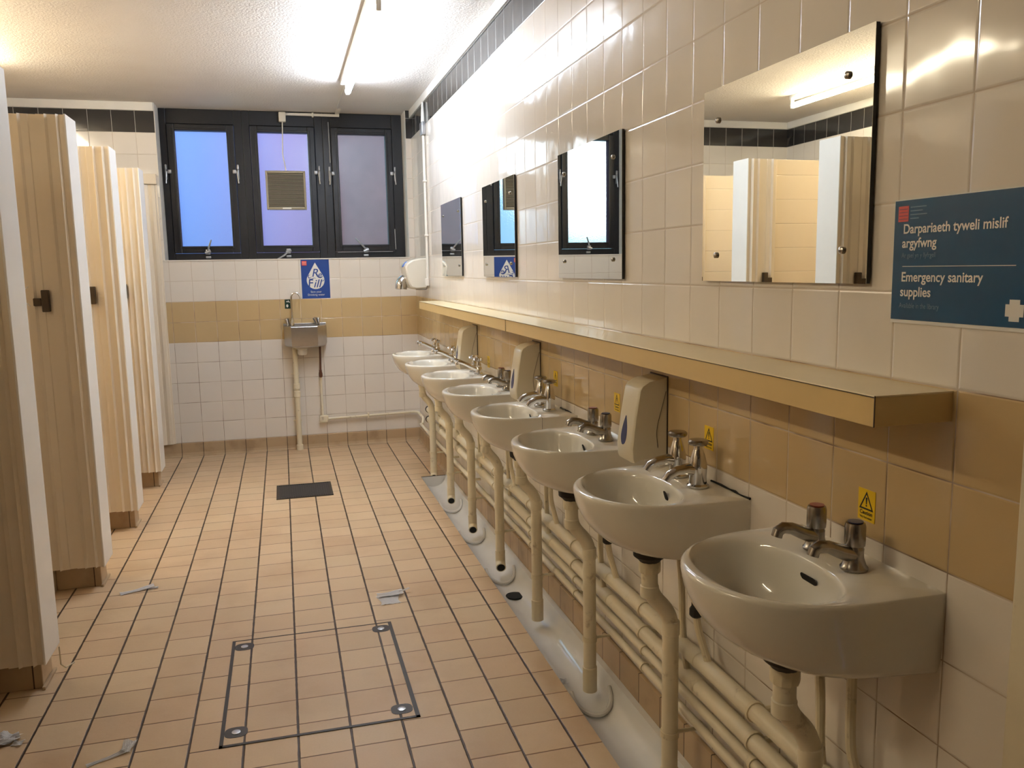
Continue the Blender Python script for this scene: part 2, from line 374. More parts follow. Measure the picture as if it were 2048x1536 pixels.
# ------------------------------------------------------------------ windows
PX = [(-1.747, -1.378), (-1.152, -.780), (-.548, -.180)]; PZ0, PZ1 = 1.585, 2.440
CX = [WX0+.004, -1.263, -.664, WX1-.004]
def ring(b, x0, x1, z0, z1, X0, X1, Z0, Z1, ya, yb, bev):
    b.box(X0, x0, ya, yb, Z0, Z1, bev); b.box(x1, X1, ya, yb, Z0, Z1, bev); b.box(x0, x1, ya, yb, Z0, z0, bev); b.box(x0, x1, ya, yb, z1, Z1, bev)
for i in range(3):
    x0, x1 = PX[i]; xc = (x0+x1)/2
    wnd = thing('window_%d' % (i+1), None, None, (0, 0, 0)); wnd['kind'] = 'structure'
    b = B(); ring(b, x0-.055, x1+.055, PZ0-.055, PZ1+.05, CX[i], CX[i+1], WZ0+.004, ZC, WY, WY+.07, .004); b.done('window_frame', M['black_frame'], wnd, False)
    b = B(); ring(b, x0, x1, PZ0, PZ1, x0-.053, x1+.053, PZ0-.053, PZ1+.048, WY-.014, WY+.05, .004)
    ring(b, x0-.001, x1+.001, PZ0-.001, PZ1+.001, x0-.018, x1+.018, PZ0-.018, PZ1+.018, WY-.020, WY-.012, .003); b.done('sash', M['black_frame'], wnd, False)
    B().box(x0-.004, x1+.004, WY+.014, WY+.018, PZ0-.004, PZ1+.004).done('pane', M['frost'], wnd, False)
    for s, xx, zz in ((-1, x0-.075, 2.135), (1, x1+.070, 2.14)):
        if i == 1 and s == -1: continue
        if i == 1 and s == 1: xx += .008
        b = B(); b.box(xx-.007, xx+.007, WY-.02, WY, zz-.055, zz+.055, .003); b.tube([(xx, WY-.02, zz+.02), (xx-s*.006, WY-.035, zz), (xx+s*.002, WY-.036, zz-.085)], .0055, 8); b.box(xx-s*.026-.012, xx-s*.026+.012, WY-.03, WY-.012, zz-.012, zz+.016, .003)
        b.done('latch', M['alu'], wnd)
    b = B(); zz = PZ0-.05; dx = (.03, -.085, -.085)[i]; dzz = (.095, -.055, .10)[i]
    b.box(xc-.016, xc+.016, WY-.028, WY-.012, zz-.014, zz+.024, .003); b.tube([(xc, WY-.03, zz+.008), (xc+dx*.4, WY-.045, zz+dzz*.5), (xc+dx, WY-.05, zz+dzz)], [.007, .0075, .005], 8)
    b.tube([(xc-.02, WY-.035, zz-.004), (xc+.02, WY-.035, zz+.012)], .010, 8); b.box(xc-.018, xc+.018, WY-.012, WY, zz-.042, zz-.026, .002)
    b.done('stay', M['alu'], wnd)
    if i == 2:
        b = B(); b.tube([(x1+.055, WY-.017, PZ0-.04), (x1+.052, WY-.017, PZ0+.12)], .0035, 6); b.tube([(x0-.04, WY-.017, PZ0-.058), (x1+.03, WY-.017, PZ0-.058)], .0025, 6); b.done('draught_strip', M['alu'], wnd)
        b = B(); b.tube([(x0-.068, WY-.005, 2.53), (x0-.066, WY-.005, 2.22)], .003, 6); b.done('draught_strip', M['alu'], wnd)

# ------------------------------------------------------------------ gutter channel along the basins
ch = thing('drain_channel', 'white glazed gutter channel sunk in the floor under the washbasins', 'gutter', (0, 0, 0))
sec = [(-.2, 0), (-.197, -.012), (-.188, -.032), (-.168, -.055), (-.14, -.068), (-.115, -.072), (-.088, -.067), (-.062, -.052), (-.045, -.03), (-.038, -.008), (-.033, .004), (-.013, .006)]
low = [(-.013, -.012), (-.03, -.03), (-.06, -.075), (-.115, -.092), (-.17, -.075), (-.2, -.03)]
b = B(); b.prism(sec+low, (0, CH1-.012, 0), (1, 0, 0), (0, 0, 1), (0, CH0-CH1+.02, 0)); b.done('trough', M['channel'], ch, True, ang=50)
b = B(); b.prism(sec+[(-.013, .0), (-.2, 0)][:1], (0, CH1-.012, 0), (1, 0, 0), (0, 0, 1), (0, .006, 0)); b.done('end_wall', M['channel'], ch, False)
B().box(-.2, -.013, CH1-.010, CH1-.0005, -.008, .0012).done('end_gap', M['hole'], ch, False)
for i in range(7):
    y = -1.793-.598*i
    if i in (0, 1, 2, 4):
        b = B(); pts = []
        for k in range(17):
            a = PI*k/16; pts.append((-.117+.066*math.cos(a)*1.0, y-.03-.085*math.sin(a), -.014-.050*math.sin(a)**.8*.9))
        b.tube(pts, .0085, 8); b.done('saddle_lip', M['channel'], ch)
b = B(); b.lathe([(.040, -.068), (.040, -.0625), (.034, -.062)], (-.108, -3.25, 0), n=28); b.done('drain_hole', M['hole'], ch)

# ------------------------------------------------------------------ washbasins
ang = [2*PI*k/72 for k in range(72)]
ca = math.atan2(.2, .15)
for a in (ca, 2*PI-ca):
    ang[min(range(72), key=lambda q: abs(ang[q]-a))] = a
def inside(x, y):
    if x > 0 or abs(y) > .2: return False
    if x < -.125: return (abs(x+.125)/.232)**2.15+(abs(y)/.2)**2.15 <= 1
    return True
def outer(a):
    lo, hi = 0, .6
    for _ in range(40):
        m = (lo+hi)/2
        if inside(-.15+m*math.cos(a), m*math.sin(a)): lo = m
        else: hi = m
    return (-.15+lo*math.cos(a), lo*math.sin(a))
OUT = [outer(a) for a in ang]
def oring(z, sf, sy, back=1.):
    r = []
    for x, y in OUT:
        k = min(1, -x/.357); r.append((x*(1-(1-sf)*k)*back if x < 0 else 0., y*(1-(1-sy)*(.22+.78*k)), z))
    return r
def bowl(z, s):
    r = []
    for a, (x, y) in zip(ang, OUT):
        c, q = math.cos(a), math.sin(a); ax = .093 if c > 0 else .122; n = 2.35
        k = (abs(c/ax)**n+abs(q/.163)**n)**(-1/n); r.append((-.205+k*c*s+(1-s)*.012, k*q*s, z))
    return r
rings = [oring(-.147, .56, .62), oring(-.145, .64, .72), oring(-.138, .735, .82), oring(-.124, .82, .89), oring(-.102, .89, .935), oring(-.074, .943, .968), oring(-.046, .978, .988), oring(-.022, .995, .997), oring(-.010, 1, 1), oring(-.004, .996, .996), oring(-.001, .985, .985), oring(0, .968, .970)]
rings += [bowl(-.0025, 1.03), bowl(-.006, 1.0), bowl(-.016, .965), bowl(-.038, .93), bowl(-.064, .87), bowl(-.088, .77), bowl(-.107, .60), bowl(-.117, .38), bowl(-.121, .15)]
bb = B(); bb.loft(rings); bmesh.ops.recalc_face_normals(bb.b, faces=bb.b.faces)
basin_me = D.meshes.new('basin'); bb.b.to_mesh(basin_me); bb.b.free(); basin_me.materials.append(M['ceramic'])
ZR = .83; SINKS = []
def tap_cyl(parent, y, red):
    t = B()
    t.lathe([(.024, 0), (.0245, .004), (.021, .008), (.0165, .022), (.016, .032), (.0165, .038), (.013, .044), (.013, .046)], (-.068, y, 0))
    t.tube([(-.068, y, .026), (-.095, y, .034), (-.122, y, .046), (-.140, y, .049), (-.151, y, .043), (-.154, y, .033)], [.016, .0135, .0115, .011, .011, .0105], 14)
    o = t.done('tap', M['dull_chrome'], parent)
    k = B(); k.lathe([(.013, .042), (.0175, .044), (.0182, .050), (.0182, .079), (.0165, .085), (.011, .087), (.001, .087)], (-.068, y, 0)); kn = k.done('tap_knob', M['dull_chrome'], o)
    B().lathe([(.0135, .0868), (.0135, .0880), (.0005, .0883)], (-.068, y, 0)).done('indicator', M['red' if red else 'bluecap'], o)
def tap_flat(parent, y, red):
    t = B()
    t.lathe([(.027, 0), (.027, .005), (.022, .009), (.021, .030), (.0225, .045), (.022, .058), (.017, .078), (.013, .092), (.011, .096), (.011, .108)], (-.062, y, 0))
    t.tube([(-.062, y, .042), (-.092, y, .047), (-.118, y, .045), (-.140, y, .035), (-.150, y, .022)], [.019, .0135, .0115, .011, .0105], 14)
    o = t.done('tap', M['chrome'], parent)
    k = B(); k.lathe([(.011, .104), (.022, .106), (.025, .110), (.025, .115), (.021, .119), (.001, .120)], (-.062, y, 0)); k.done('tap_knob', M['dull_chrome'], o)
def tap_cross(parent, y, red):
    t = B()
    t.lathe([(.024, 0), (.024, .005), (.018, .009), (.017, .034), (.013, .040)], (-.064, y, 0))
    t.tube([(-.064, y, .022), (-.10, y, .040), (-.145, y, .062), (-.172, y, .072), (-.180, y, .066), (-.181, y, .056)], [.014, .0105, .0095, .0095, .0095, .010], 12)
    o = t.done('tap', M['chrome'], parent)
    k = B(); k.lathe([(.012, .038), (.0135, .05), (.010, .06), (.010, .068), (.016, .072), (.017, .084), (.010, .090)], (-.064, y, 0))
    for q in range(4):
        a = PI/4+q*PI/2; k.tube([(-.064, y, .078), (-.064+.024*math.cos(a), y+.024*math.sin(a), .079)], [.008, .0095], 8)
    k.done('tap_knob', M['chrome'], o)
sink_info = [
 ('white washbasin under the hand dryer end of the shelf, first from the window wall', tap_cross),
 ('white washbasin with cross-head taps, second from the window wall', tap_cross),
 ('white washbasin with cross-head taps, third from the window wall', tap_cross),
 ('white washbasin with cylinder-head taps, fourth from the window wall', tap_cyl),
 ('white washbasin with flat disc-head taps and a vertical crack line, fifth from the window wall', tap_flat),
 ('white washbasin with cylinder-head taps, sixth from the window wall, two before the shelf end', tap_cyl),
 ('white washbasin with flat disc-head taps and black back-edge mould, seventh from the window wall', tap_flat),
 ('white washbasin under the near end of the shelf, eighth from window wall, with cylinder-head taps', tap_cyl)]
def yc(i): return -5.381+.598*(7-i)
for i, (lab, tapf) in enumerate(sink_info):
    s = thing('washbasin', lab, 'sink', (0, yc(i), ZR), 'washbasins in a row along the tiled wall'); SINKS.append(s)
    place('basin', basin_me, None, s, True, ang=60)
    tapf(s, .056, True); tapf(s, -.056, False)
    b = B()
    if i in (6, 5, 4): b.lathe([(.0085, 0), (.0085, .002)], (0, 0, 0), n=16); bmesh.ops.scale(b.b, vec=(1, 1.0, 1), verts=b.b.verts)
    else:
        b.lathe([(.0075, 0), (.0075, .002)], (0, 0, 0), n=16)
        for v in b.b.verts: v.co.y += .016 if v.co.y > 0 else -.016
    if i in (6, 5, 4):
        for v in b.b.verts: v.co.x += .006 if v.co.x > 0 else -.006
    # stand the slot against the back slope of the bowl
    for v in b.b.verts:
        x, y, z = v.co; v.co = Vector((-.1205-.3*x-z, y, -.034+.95*x))
    b.done('overflow_slot', M['hole'], s)
    b = B(); b.lathe([(.024, -.1215), (.024, -.1185), (.017, -.1175), (.015, -.120), (.001, -.120)], (-.200, 0, 0)); b.done('drain_ring', M['chrome'], s)
    # supply tails below the deck
    for k, (yy, zt, xo) in enumerate(((.056, .300, -.045), (-.056, .372, -.062))):
        b = B(); b.tube(fillet([(-.062, yy, -.135), (xo, yy, -.30), (xo, yy-.004, zt-ZR+.10), (-.05, yy-.045, zt-ZR+.012)], .05), .0095, 10)
        b.lathe([(.013, -.165), (.013, -.130)], (-.062, yy, 0), n=8); b.lathe([(.014, -.03), (.014, .03)], (-.05, yy-.055, zt-ZR+.0), axis=(0, 1, 0), n=12)
        t = b.done('supply_tail', M['grubby_pipe'], s)
        if i in (6, 5) and k == 1:
            v = B(); v.lathe([(.012, -.34), (.017, -.335), (.017, -.318), (.012, -.31), (.012, -.295), (.017, -.288), (.017, -.272), (.012, -.267)], (-.062, yy, 0), n=10); v.done('isolating_valve', M['black_rubber'], t)
    if i == 4:
        b = B(); b.box(-.137, -.1365, -.2008, -.199, -.09, .0006); b.box(-.137, -.1365, -.2008, -.185, -.001, .0008); b.done('crack_line', M['dark_line'], s, False)
    if i in (6, 4, 3):
        b = B(); L = (.18, .12, .09)[(6, 4, 3).index(i)]
        rr_ = [(-.002-.005*random.random(), -.02-L*q/8, .0012) for q in range(9)]; b.tube(rr_, [.0012+.0028*random.random() for _ in rr_], 6); b.done('mould', M['hole'], s)

# ------------------------------------------------------------------ waste pipes under the basins
for i in range(8):
    b = B(); b.tube(fillet([(-.165, 0, .61), (-.165, 0, .545), (-.105, 0, .480), (-.105, 0, .05)], .04, 5), .0215, 18)
    b.lathe([(.0215, .535), (.0238, .537), (.0238, .565), (.0215, .567)], (-.165, 0, 0)); b.lathe([(.0215, .425), (.0235, .427), (.0235, .462), (.0215, .464)], (-.105, 0, 0))
    wp = b.done('waste_pipe', M['cream_paint'], SINKS[i]); wp.location = (0, 0, -ZR)
    b = B(); b.lathe([(.034, .688), (.040, .682), (.043, .662), (.042, .646), (.030, .636), (.024, .628)], (-.165, 0, 0)); b.prism([(-.165, .684), (-.165, .650), (-.02, .674), (-.02, .684)], (0, -.012, 0), (1, 0, 0), (0, 0, 1), (0, .024, 0)); b.done('flange', M['black_rubber'], wp)
    b = B(); b.lathe([(.027, .602), (.028, .608), (.028, .628), (.026, .633)], (-.165, 0, 0), n=10); b.done('nut', M['grubby_pipe'], wp)
    b = B()
    if i < 4:
        b.tube(fillet([(-.105, 0, .06), (-.105, 0, .000), (-.112, -.040, -.012)], .022, 5), .0235, 16); b.done('shoe', M['grubby_pipe'], wp)
        d = Vector((-.007, -.040, -.012)).normalized()
        e = B(); e.lathe([(.0185, 0), (.0185, .0012)], Vector((-.112, -.040, -.012))+d*.0004, d); e.done('outlet', M['hole'], wp)
    else:
        b.lathe([(.0215, -.035), (.0240, -.034), (.0240, .05), (.0215, .052)], (-.105, 0, 0)); b.done('shoe', M['grubby_pipe'], wp)
    b = B(); z = .150
    b.lathe([(.0225, z-.008), (.0245, z-.008), (.0245, z+.008), (.0225, z+.008)], (-.105, 0, 0), cap=False); b.tube([(-.082, 0, z), (-.012, 0, z)], .0055, 8); b.lathe([(.018, 0), (.018, .004), (.012, .006)], (-.012, 0, z), (-1, 0, 0))
    b.done('bracket', M['grubby_pipe'], wp)

# ------------------------------------------------------------------ pipes running along the wall
for n, (z, r, lab, y0) in enumerate(((.371, .021, 'thick cream pipe along the wall, topmost of the four runs', -.74), (.298, .021, 'thick cream pipe along the wall, second from the top', -.74), (.244, .0125, 'thin cream pipe along the wall below the thick pair', -2.75), (.191, .0115, 'thin cream pipe along the wall, lowest of the four runs', -.34))):
    o = thing('water_pipe', lab, 'pipe', (0, 0, z), 'pipes running along the wall below the washbasins')
    b = B(); b.tube([(-.05, y0, 0), (-.05, YE+.02, 0)], r, 16)
    for q in range(8):
        yy = yc(q)-.03
        if n < 2 and yy < y0: b.lathe([(r, -.03), (r+.002, -.028), (r+.002, .028), (r, .03)], (-.05, yy, 0), (0, 1, 0), 16)
    b.done('run', M['cream_paint'], o)
    if n < 2: B().lathe([(r*.6, 0), (r+.004, .004), (r+.004, .022), (r+.001, .024)], (-.05, y0+.022, 0), (0, -1, 0)).done('end_cap', M['black_rubber'], o)
    for yy in (-1.55, -2.15, -2.72, -3.33, -3.90, -4.50, -5.10):
        if yy > y0: continue
        b = B(); b.lathe([(r+.0005, -.005), (r+.004, -.005), (r+.004, .005), (r+.0005, .005)], (-.05, yy, 0), (0, 1, 0), 14, cap=False); b.box(-.05+r, -.001, yy-.006, yy+.006, -.006, .006, .001)
        b.done('clip', M['grubby_pipe'], o)

# ------------------------------------------------------------------ shelf
sh = thing('wall_shelf', 'long cream laminate shelf on the tiled wall above the washbasins', 'shelf', (0, 0, 1.117))
YS0, YS1 = -5.573, -1.07
B().box(-.149, -.0, YS0, YS1, .047, .05, .0008).done('top_face', M['shelf'], sh, False)
B().box(-.148, -.0, YS0, YS1, .0, .047, .0008).done('board', M['shelf_edge'], sh, False)
b = B(); b.box(-.1496, -.1478, YS0-.0002, YS1, .0468, .0482); b.box(-.1492, -.147, -3.331, -3.329, .0, .047); b.box(-.1492, -.148, YS0-.001, YS0+.001, 0, .05); b.done('seam', M['dark_line'], sh, False)
for y in (-1.25, -2.55, -3.85, -5.2):
    b = B(); b.box(-.09, -.0, y-.012, y+.012, -.006, .0, .001); b.box(-.006, 0, y-.012, y+.012, -.03, -.005, .001); b.done('bracket', M['dark_line'], sh, False)

# ------------------------------------------------------------------ mirrors
mlab = ['small rectangular mirror beside the hand dryer, first from the window wall', 'frameless mirror second from the window wall, reflecting the poster and fan', 'frameless mirror third from the window wall, reflecting the bright window', 'frameless mirror beside the blue emergency supplies sign, reflecting cubicles and a lamp']
for i, y0 in enumerate((-1.845, -3.008, -4.238, -5.368)):
    m = thing('wall_mirror', mlab[i], 'mirror', (0, y0, 1.335), 'mirrors on the tiled wall above the shelf')
    W_ = .614; H_ = .453
    B().box(-.0125, -.0118, 0, W_, 0, H_, 0).done('glass', M['mirror'], m, False)
    B().box(-.0118, -.0035, .0005, W_-.0005, .0005, H_-.0005, 0).done('backing', M['black_frame'], m, False)
    for a in (.07, W_-.07):
        for c in (.062, H_-.075):
            b = B(); b.lathe([(.007, 0), (.007, .004), (.004, .006), (.0005, .0065)], (-.0125, a, c), (-1, 0, 0), 14); b.done('screw_cap', M['dull_chrome'], m)

# ------------------------------------------------------------------ soap dispensers
slab = ['cream soap dispenser above the gap between second and third basins from the window wall', 'cream soap dispenser beside the fifth basin from the window wall', 'cream soap dispenser with blue window, beside the flat-headed taps of the seventh basin']
sproto = None
for i, yb in enumerate((-2.158, -3.336, -4.541)):
    if sproto is None:
        s = thing('soap_dispenser', slab[i], 'soap dispenser', (0, yb, .835), 'soap dispensers on the brown tiles')
        prof = [(0, .0), (-.055, .0), (-.085, -.003), (-.102, -.010), (-.106, .0), (-.108, .03), (-.096, .12), (-.083, .195), (-.076, .206), (-.055, .218), (0, .228)]
        rings = []
        for yy, k in ((0, .955), (.004, .985), (.012, 1.), (.098, 1.), (.106, .985), (.110, .955)):
            rings.append([(x*k-.003, yy, .11+(z-.11)*(.985+.015*k)) for x, z in prof])
        b = B(); b.loft(rings); b.done('housing', M['soap'], s, True, ang=28)
        B().box(-.0035, 0, -.003, .113, .0, .232, .001).done('back_plate', M['dark_line'], s, False)
        b = B()
        rg = []
        for k in range(24):
            a = 2*PI*k/24; zz = .075+.042*math.sin(a); t = (math.sin(a)+1)/2; yy = .062+.022*math.cos(a)*(1-.72*t**1.6)
            rg.append((yy, zz))
        xf = lambda z: -(.1110-(z-.03)*.1335)
        b.loft([[(xf(z)+.0015, y, z) for y, z in rg], [(xf(z)-.0012, y, z) for y, z in rg]]); b.done('level_window', M['navy'], s, True)
        b = B(); b.tube(fillet([(-.03, -.0006, .03), (-.036, -.0006, .08), (-.006, -.0006, .19)], .05), .0008, 5); b.done('seam', M['dark_line'], s)
        sproto = s
    else:
        s = copy_tree(sproto); s.location = (0, yb, .835); s['label'] = slab[i]

# ------------------------------------------------------------------ caution labels (image right on this wall is -y)
LX, LY = (0, -1, 0), (0, 0, 1)
stl = ['yellow caution label above the gap after the third basin from the window wall', 'yellow caution label above the fifth basin from the window wall', 'yellow caution label beside the housing of the sixth basin soap dispenser', 'yellow caution label above the seventh basin, behind the flat-headed taps', 'yellow caution label above the eighth basin, under the near end of the shelf']
proto = None
for i, (y, z) in enumerate(((-2.385, .858), (-3.512, .907), (-4.147, .907), (-4.757, .907), (-5.357, .895))):
    if proto is None:
        s = thing('caution_label', stl[i], 'label', (0, y, z), 'yellow caution labels on the brown tiles')
        B().box(-.0012, -.0001, -.046, 0, 0, .060, 0).done('sheet', M['yellow'], s, False)
        def tri(k, c=(-.023, .036)): return [(c[0]+k*math.cos(PI/2+q*2*PI/3), c[1]-.003+k*math.sin(PI/2+q*2*PI/3)*1.05) for q in range(3)]
        b = B(); b.loft([[(-.0014, y_, z_) for y_, z_ in tri(.0225)], [(-.0014, y_, z_) for y_, z_ in tri(.0165)]], False, False)
        b.prism([(-.0026, .010), (.0026, .010), (.0012, -.003), (-.0012, -.003)], (-.00125, -.023, .0345), LX, LY, (-.0002, 0, 0)); b.box(-.00145, -.00125, -.0247, -.0213, .0275, .0302)
        b.done('warning_triangle', M['black_print'], s, False)
        me = join_meshes([text_mesh('Caution', .0105, (-.0013, -.006, .0120), LX, LY, .0002, width=.034), text_mesh('Very hot water', .006, (-.0013, -.006, .0045), LX, LY, .0001, width=.034)], 'lettering')
        place('lettering', me, M['black_print'], s, False); proto = s
    else:
        s = copy_tree(proto); s.location = (0, y, z); s['label'] = stl[i]

# ------------------------------------------------------------------ blue emergency supplies sign
es = thing('notice_sign', 'blue laminated bilingual emergency sanitary supplies notice beside the last mirror', 'sign', (0, -5.424, 1.269))
B().box(-.0022, -.0002, -.300, .001, 0, .209, 0).done('sheet', M['sign_white'], es, False)
B().box(-.0027, -.0021, -.2995, 0, .006, .2075, 0).done('blue_panel', M['blue_sign'], es, False)
Xs = -.0028
def line(t, size, y, z, fat, wd): return text_mesh(t, size, (Xs, y, z), LX, LY, fat, width=wd)
for L_ in ((('Darpariaeth tyweli mislif', -.022, .152, .214), ('argyfwng', -.021, .1285, .078)), (('Emergency sanitary', -.022, .0715, .174), ('supplies', -.021, .0465, .070))):
    place('lettering', join_meshes([line(t_, .0225, y_, z_, .0004, w_) for t_, y_, z_, w_ in L_], 'lettering'), M['sign_white'], es, False)
place('small_lettering', line('Ar gael yn y llyfrgell', .0115, -.021, .1115, 0., .077), M['sign_pale'], es, False)
place('small_lettering', line('Available in the library', .0125, -.020, .0265, 0., .091), M['sign_pale'], es, False)
B().box(Xs-.0003, Xs, -.255, -.0235, .0962, .0972).done('divider', M['sign_white'], es, False)
b = B(); b.prism([(.248, .015), (.266, .015), (.266, .022), (.273, .022), (.273, .040), (.266, .040), (.266, .047), (.248, .047), (.248, .040), (.241, .040), (.241, .022), (.248, .022)], (Xs, 0, 0), LX, LY, (-.0003, 0, 0)); b.done('cross', M['sign_white'], es, False)
lg = B().box(Xs-.0003, Xs, -.033, -.009, .172, .198).done('logo', M['sign_red'], es, False)
b = B()
for q in range(4): b.box(Xs-.0005, Xs-.0003, -.031, -.011, .176+q*.0055, .1768+q*.0055)
b.done('logo_lines', M['blue_sign'], lg, False)
b = B()
for q, L in enumerate((.036, .028, .038, .020)): b.box(Xs-.0003, Xs, -.037-L, -.037, .1945-q*.0062, .1960-q*.0062)
b.done('small_print', M['sign_pale'], es, False)

# ------------------------------------------------------------------ hand dryer and its wiring
hd = thing('hand_dryer', 'white hand dryer with chrome nozzle on the tiled wall by the window corner', 'hand dryer', (0, -.485, 1.237))
rings = []
for yy, k in ((-.125, .90), (-.118, .965), (-.10, 1.), (.10, 1.), (.118, .965), (.125, .90)):
    prof = [(0, .004), (-.10, 0), (-.135, .01), (-.150, .04), (-.168, .13), (-.172, .165), (-.160, .188), (-.12, .212), (-.06, .224), (0, .226)]
    rings.append([(x*k, yy, .11+(z-.11)*k) for x, z in prof])
b = B(); b.loft(rings); b.done('housing', M['plastic'], hd, True, ang=30)
b = B(); pp = fillet([(-.12, 0, .056), (-.165, 0, .072), (-.183, 0, .046), (-.187, 0, .002)], .03, 6); b.tube(pp, [.034+.010*q/(len(pp)-1) for q in range(len(pp))], 24); b.done('nozzle', M['chrome'], hd)
b = B(); b.lathe([(.038, 0), (.038, .0008)], (-.187, 0, .0015), (0, 0, -1)); b.done('nozzle_opening', M['hole'], hd)
b = B(); b.lathe([(.026, 0), (.026, .006), (.02, .009), (.0005, .010)], (-.160, -.05, .178), (-.75, 0, .66)); b.done('badge', M['blue_badge'], hd)
sp = tag(B().box(-.030, 0, -.690, -.600, 2.315, 2.405, .006).done('fused_spur', M['alu'], None, True), 'grey square switch box near the ceiling above the hand dryer', 'switch')
cp = thing('cable_conduit', 'white plastic conduit running down the tiled wall to the hand dryer', 'conduit', (0, -.650, 0))
b = B(); b.tube([(-.012, 0, 1.30), (-.012, 0, 2.314)], .0105, 12); b.tube([(-.012, 0, 2.406), (-.012, .0, ZC-.06)], [.016, .008], 12); b.done('tube', M['white_paint'], cp)
B().lathe([(.0115, 1.262), (.016, 1.263), (.016, 1.312), (.0115, 1.314)], (-.0165, 0, 0)).done('gland', M['white_paint'], cp)
B().tube(fillet([(-.014, 0, 1.262), (-.02, .02, 1.235), (-.06, .06, 1.232), (-.085, .10, 1.238)], .03), .006, 8).done('flex', M['steel'], cp)
for z in (1.62, 2.0): B().box(-.026, 0, -.016, .016, z-.006, z+.006, .002).done('saddle', M['white_paint'], cp, False)

# ------------------------------------------------------------------ fluorescent lamps
def lamp(name, label, x, tx, y0, y1, mat):
    o = thing(name, label, 'lamp', (x, 0, ZC))
    b = B(); b.box(-.021, .021, y0-.06, y1+.05, -.034, 0, .006); b.done('batten', M['white_paint'], o, True)
    for y in (y0-.02, y1+.006): B().box(tx-.014, tx+.010, y-.004, y+.012, -.100, -.02, .004).done('lampholder', M['white_paint'], o, True)
    b = B(); b.lathe([(.012, 0), (.0185, .006), (.0185, y1-y0-.006), (.012, y1-y0)], (tx, y0, -.080), (0, 1, 0), 20); b.done('tube', mat, o)
lamp('ceiling_lamp', 'bare fluorescent tube lamp on the ceiling near the mirrors wall, leading towards the window', -.578, .022, -2.80, -1.02, M['tube_cool'])
lamp('ceiling_lamp', 'bare fluorescent tube lamp on the ceiling over the cubicles, seen in the end mirror', -2.70, .022, -2.86, -1.10, M['tube_warm'])
lamp('ceiling_lamp', 'added fill tube lamp on the ceiling over the cubicles, out of view', -2.70, .022, -5.65, -4.75, M['tube_warm'])  # added lamp out of view, brightens the near end of the room
b = B(); b.box(-.565, -.553, -.96, -.016, ZC-.010, ZC, .002); b.box(-.94, -.53, .168, .185, ZC-.032, ZC-.012, .003); b.box(-.562, -.53, -.016, .19, ZC-.014, ZC, .003); b.box(-.74, -.725, .164, .19, ZC-.040, ZC-.006, .003)
tag(b.done('cable_trunking', M['white_paint'], None, True), 'thin white cable trunking from the ceiling lamp to the top of the window', 'trunking')
jb = tag(B().box(-.988, -.935, .135, .19, ZC-.085, ZC-.012, .008).done('junction_box', M['plastic'], None, True), 'small cream junction box at the ceiling above the middle window', 'switch')
# extractor fan fixed in the middle pane
ef = thing('extractor_fan', 'square yellowed louvred extractor fan in the middle window pane', 'fan', (-.960, .214, 1.857))
b = B(); ring(b, -.134, .134, .024, .276, -.150, .150, 0, .296, -.055, 0, .006); b.done('rim', M['fan'], ef, True)
B().box(-.136, .136, -.030, -.002, .022, .278).done('shroud', M['fan_dark'], ef, False)
b = B()
for q in range(24):
    z = .030+q*.0103; b.box(-.135, .135, -.050, -.036, z, z+.0042, 0)
b.done('louvre', M['fan'], ef, False)
b = B(); b.box(-.033, .033, -.058, -.054, .004, .016, .002); b.done('badge', M['sign_white'], ef, False)
tag(B().tube(fillet([(-.962, .155, ZC-.085), (-.966, .157, 2.42), (-.972, .158, 2.26), (-.960, .160, 2.205), (-.955, .166, 2.154)], .06), .0042, 8).done('fan_cable', M['white_paint'], None), 'white cable hanging from the junction box down to the fan', 'cable')

# ------------------------------------------------------------------ drinking fountain on the window wall
df = thing('drinking_fountain', 'small stainless steel drinking fountain on the brown tiles under the poster', 'drinking fountain', (-.877, 0, .808))
plan = [(-.158, 0), (-.158, -.085), (-.106, -.20), (.088, -.20), (.158, -.085), (.158, 0)]
k = lambda s, z: [(x*s, y*s if y else 0, z) for x, y in plan]
inn = [(-.130, -.045), (-.128, -.085), (-.090, -.175), (.075, -.175), (.128, -.085), (.130, -.045)]
b = B(); b.loft([k(.86, 0), k(.97, .012), k(1, .03), k(1, .156), k(.99, .16), [(x, y, .160) for x, y in inn], [(x*.9, y*.95-.005, .12) for x, y in inn], [(x*.7, y*.8-.02, .08) for x, y in inn]]); b.done('bowl', M['steel'], df, True, ang=25)
b = B(); b.box(-.160, .160, -.010, 0, .156, .176, .002); b.done('upstand', M['steel'], df, False)
b = B(); b.tube(fillet([(-.092, -.03, .155), (-.092, -.032, .39), (-.070, -.034, .415), (-.035, -.036, .405), (-.020, -.038, .365)], .03, 6), .0072, 10); b.lathe([(.016, .156), (.016, .17), (.011, .2), (.0085, .22)], (-.092, -.03, 0)); b.done('swan_spout', M['chrome'], df)
for x, l in ((-.118, -.25), (.100, 0.)):
    b = B(); b.lathe([(.014, 0), (.014, .012), (.018, .05), (.021, .062), (.012, .066)], (x, -.04, .158), (l, -.1, 1)); 
    if l == 0: b.lathe([(.012, .02), (.014, .064), (.009, .068)], (x-.004, -.045, .158), (-.45, -.1, 1))
    b.done('push_tap', M['chrome'], df)
b = B(); b.lathe([(.045, .0), (.048, -.012), (.036, -.02), (.036, -.05), (.028, -.062), (.001, -.063)], (-.03, -.10, .0)); b.done('trap', M['plastic'], df)
fw_ = thing('fountain_waste_pipe', 'stained white waste pipe from the drinking fountain to the floor', 'pipe', (-.962, -.06, 0))
b = B(); b.tube([(0, 0, .80), (0, 0, .001)], .0195, 16)
for z in (.50, .44, .02): b.lathe([(.0195, z-.024), (.025, z-.02), (.025, z+.02), (.0195, z+.024)], (0, 0, 0))
